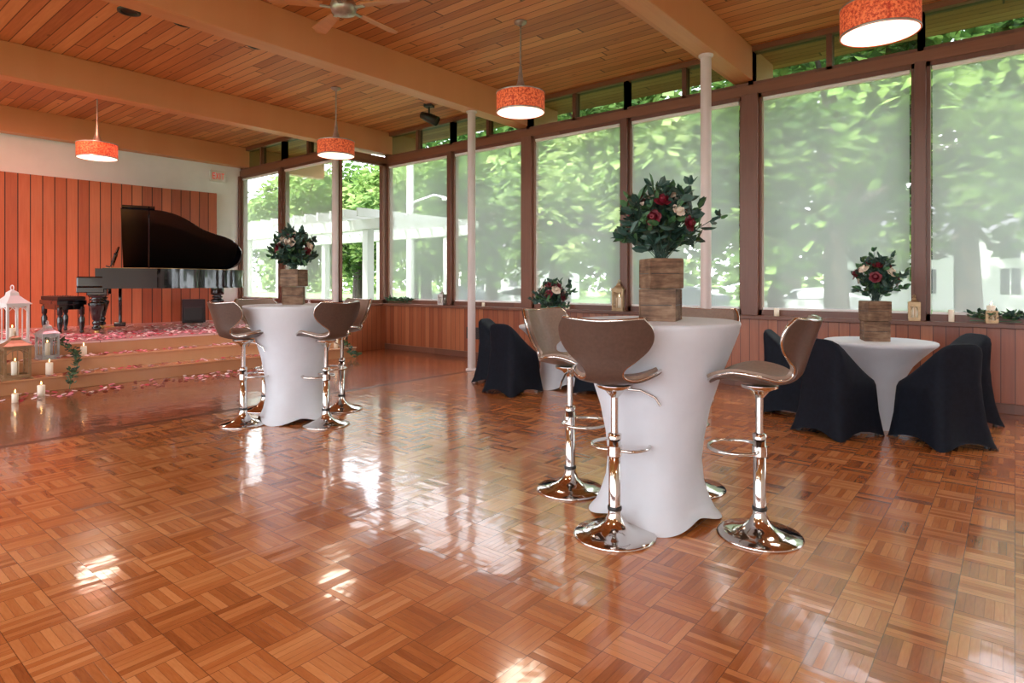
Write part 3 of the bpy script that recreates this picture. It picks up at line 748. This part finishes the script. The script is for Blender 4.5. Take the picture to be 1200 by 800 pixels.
def pergola(mb):
    for x in (-12.5,-15.5,-18.5,-21.5,-24.5):
        for y in (9.6,12.4):
            mb.box(x-.1,x+.1,y-.1,y+.1,-.4,2.75,0); mb.box(x-.16,x+.16,y-.16,y+.16,-.4,-.1,0)
    for y in (9.6,12.4):
        for dy in(-.12,.12): mb.box(-25.5,-11.6,y+dy-.03,y+dy+.03,2.6,2.85,0)
    x=-25.2
    while x<-11.7:
        mb.box(x-.03,x+.03,8.9,13.1,2.85,3.05,0); x+=.55
    for x0 in (-12.5,-15.5,-18.5,-21.5):
        mb.box(x0-2.9,x0-.1,12.37,12.43,.45,.52,0); mb.box(x0-2.9,x0-.1,12.37,12.43,-.25,-.18,0)
        for k in range(14): mb.box(x0-2.8+k*.2,x0-2.76+k*.2,12.38,12.42,-.2,.48,0)
quick('garden_pergola',pergola,[mPergola])
quick('utility_pole',lambda mb:(mb.lathe([(.16,-.4),(.11,9)],14,0),mb.box(-1.1,1.1,-.06,.06,7.6,7.8,0),mb.tube([(0,0,4.2),(.9,0,4.5),(1.3,0,4.4)],.05,8,0),mb.box(1.2,1.6,-.1,.1,4.3,4.42,0)),[mPergola],(-17.3,15.2,0),.6)
def car(mb):
    prof=[(-2.2,.35),(-2.25,.6),(-2.1,.85),(-1.3,.95),(-.7,1.38),(-.2,1.45),(.8,1.44),(1.5,1.1),(2.1,1.0),(2.2,.7),(2.15,.35)]
    n=len(prof); vs=[]
    for sy in(-.86,.86):
        for x,z in prof: 
            k=.82 if z>1.2 else 1; vs.append((x,sy*k,z))
    mb.add(vs,[list(range(n)),list(range(2*n-1,n-1,-1))]+[(i,(i+1)%n,n+(i+1)%n,n+i) for i in range(n)],0)
    for sy in(-1,1):
        mb.add([(-1.15,sy*.868,.97),(-.65,sy*.74,1.33),(.75,sy*.74,1.36),(1.35,sy*.868,1.05),(.1,sy*.868,.97)],[(0,1,2,3,4)],1)
        for x in(-1.4,1.35): mb.lathe([(.0,-.1),(.33,-.1),(.34,0),(.33,.1),(0,.1)],24,2,M=T((x,sy*.82,.33))@RX(pi/2),caps=False); mb.lathe([(0,.11),(.19,.11)],16,3,M=T((x,sy*.82,.33))@RX(-sy*-pi/2*-1),caps=False)
    mb.add([(-1.28,-.7,.99),(-1.28,.7,.99),(-.74,.62,1.37),(-.74,-.62,1.37)],[(0,1,2,3)],1)
mb=MB();car(mb)
put('parked_car',mb.mesh('parked_car',[mCarW,mCarGl,mTyre,mPewter]),(-6.6,28.5,-.39),.05)
put('parked_car',bpy.data.objects['parked_car'].data,(-21.5,27.8,-.39),pi); 
mb=MB();car(mb); me=mb.mesh('parked_car2',[mCarS,mCarGl,mTyre,mPewter])
put('parked_car',me,(-14,32,-.39),0); put('parked_car',me,(-30,31,-.39),0)
def house(mb):
    mb.box(-5,5,-4,4,0,4.6,0)
    mb.add([(-5.4,-4.4,4.6),(5.4,-4.4,4.6),(5.4,4.4,4.6),(-5.4,4.4,4.6),(-5.4,0,7.2),(5.4,0,7.2)],[(0,1,5,4),(2,3,4,5),(1,2,5),(3,0,4),(0,3,2,1)],1)
    for k in range(5):
        x=-4+k*2
        mb.box(x-.45,x+.45,-4.04,-3.98,1.0,2.5,2); mb.box(x-.45,x+.45,-4.04,-3.98,3.1,4.2,2)
        mb.box(x-.03,x+.03,-4.07,-3.98,1.0,2.5,0)
quick('neighbour_house',house,[mHouse,mRoof,mCarGl],(-4.2,50,-.4))
quick('neighbour_house',house,[mHouse,mRoof,mCarGl],(-40,50,-.4),.1)

# ------------------------------------------------------------------ light
w=bpy.data.worlds.new('sky'); S.world=w; w.use_nodes=True
bg=w.node_tree.nodes['Background']; bg.inputs[0].default_value=(.92,.95,1,1); bg.inputs[1].default_value=6.3
L=bpy.data.lights.new('sun','SUN'); L.energy=8.0; L.angle=.03; L.color=(1,.95,.86)
o=bpy.data.objects.new('sun',L); COL.objects.link(o); o.rotation_euler=Vector((.35,.75,-1.0)).to_track_quat('-Z','Y').to_euler()
def spot(loc,tgt,e,col,ang,blend=.6,rad=.05):
    L=bpy.data.lights.new('spot','SPOT'); L.energy=e; L.color=col; L.spot_size=math.radians(ang); L.spot_blend=blend; L.shadow_soft_size=rad
    o=bpy.data.objects.new('stage_light',L); COL.objects.link(o); o.location=loc
    o.rotation_euler=(Vector(tgt)-Vector(loc)).to_track_quat('-Z','Y').to_euler()
spot((-9.85,1.0,4.12),(-13,1.3,1.5),270,(1,.33,.20),90,1)
spot((-9.85,2.6,4.12),(-13,3.0,1.5),190,(1,.33,.20),80,1)
for y in(2.3,4.0): spot((-9.85,y,4.12),(-10.9,y+.2,.5),190,(1,.38,.46),95)

cam=bpy.data.cameras.new('cam'); co=bpy.data.objects.new('camera',cam); COL.objects.link(co); S.camera=co
co.location=(0,0,1.28); co.rotation_euler=(pi/2,0,math.radians(39.3))
cam.sensor_width=36; cam.lens=21.6; cam.shift_y=-69/1200; cam.clip_start=.05; cam.clip_end=300
S.view_settings.view_transform='Standard'; S.view_settings.look='None'; S.view_settings.exposure=0
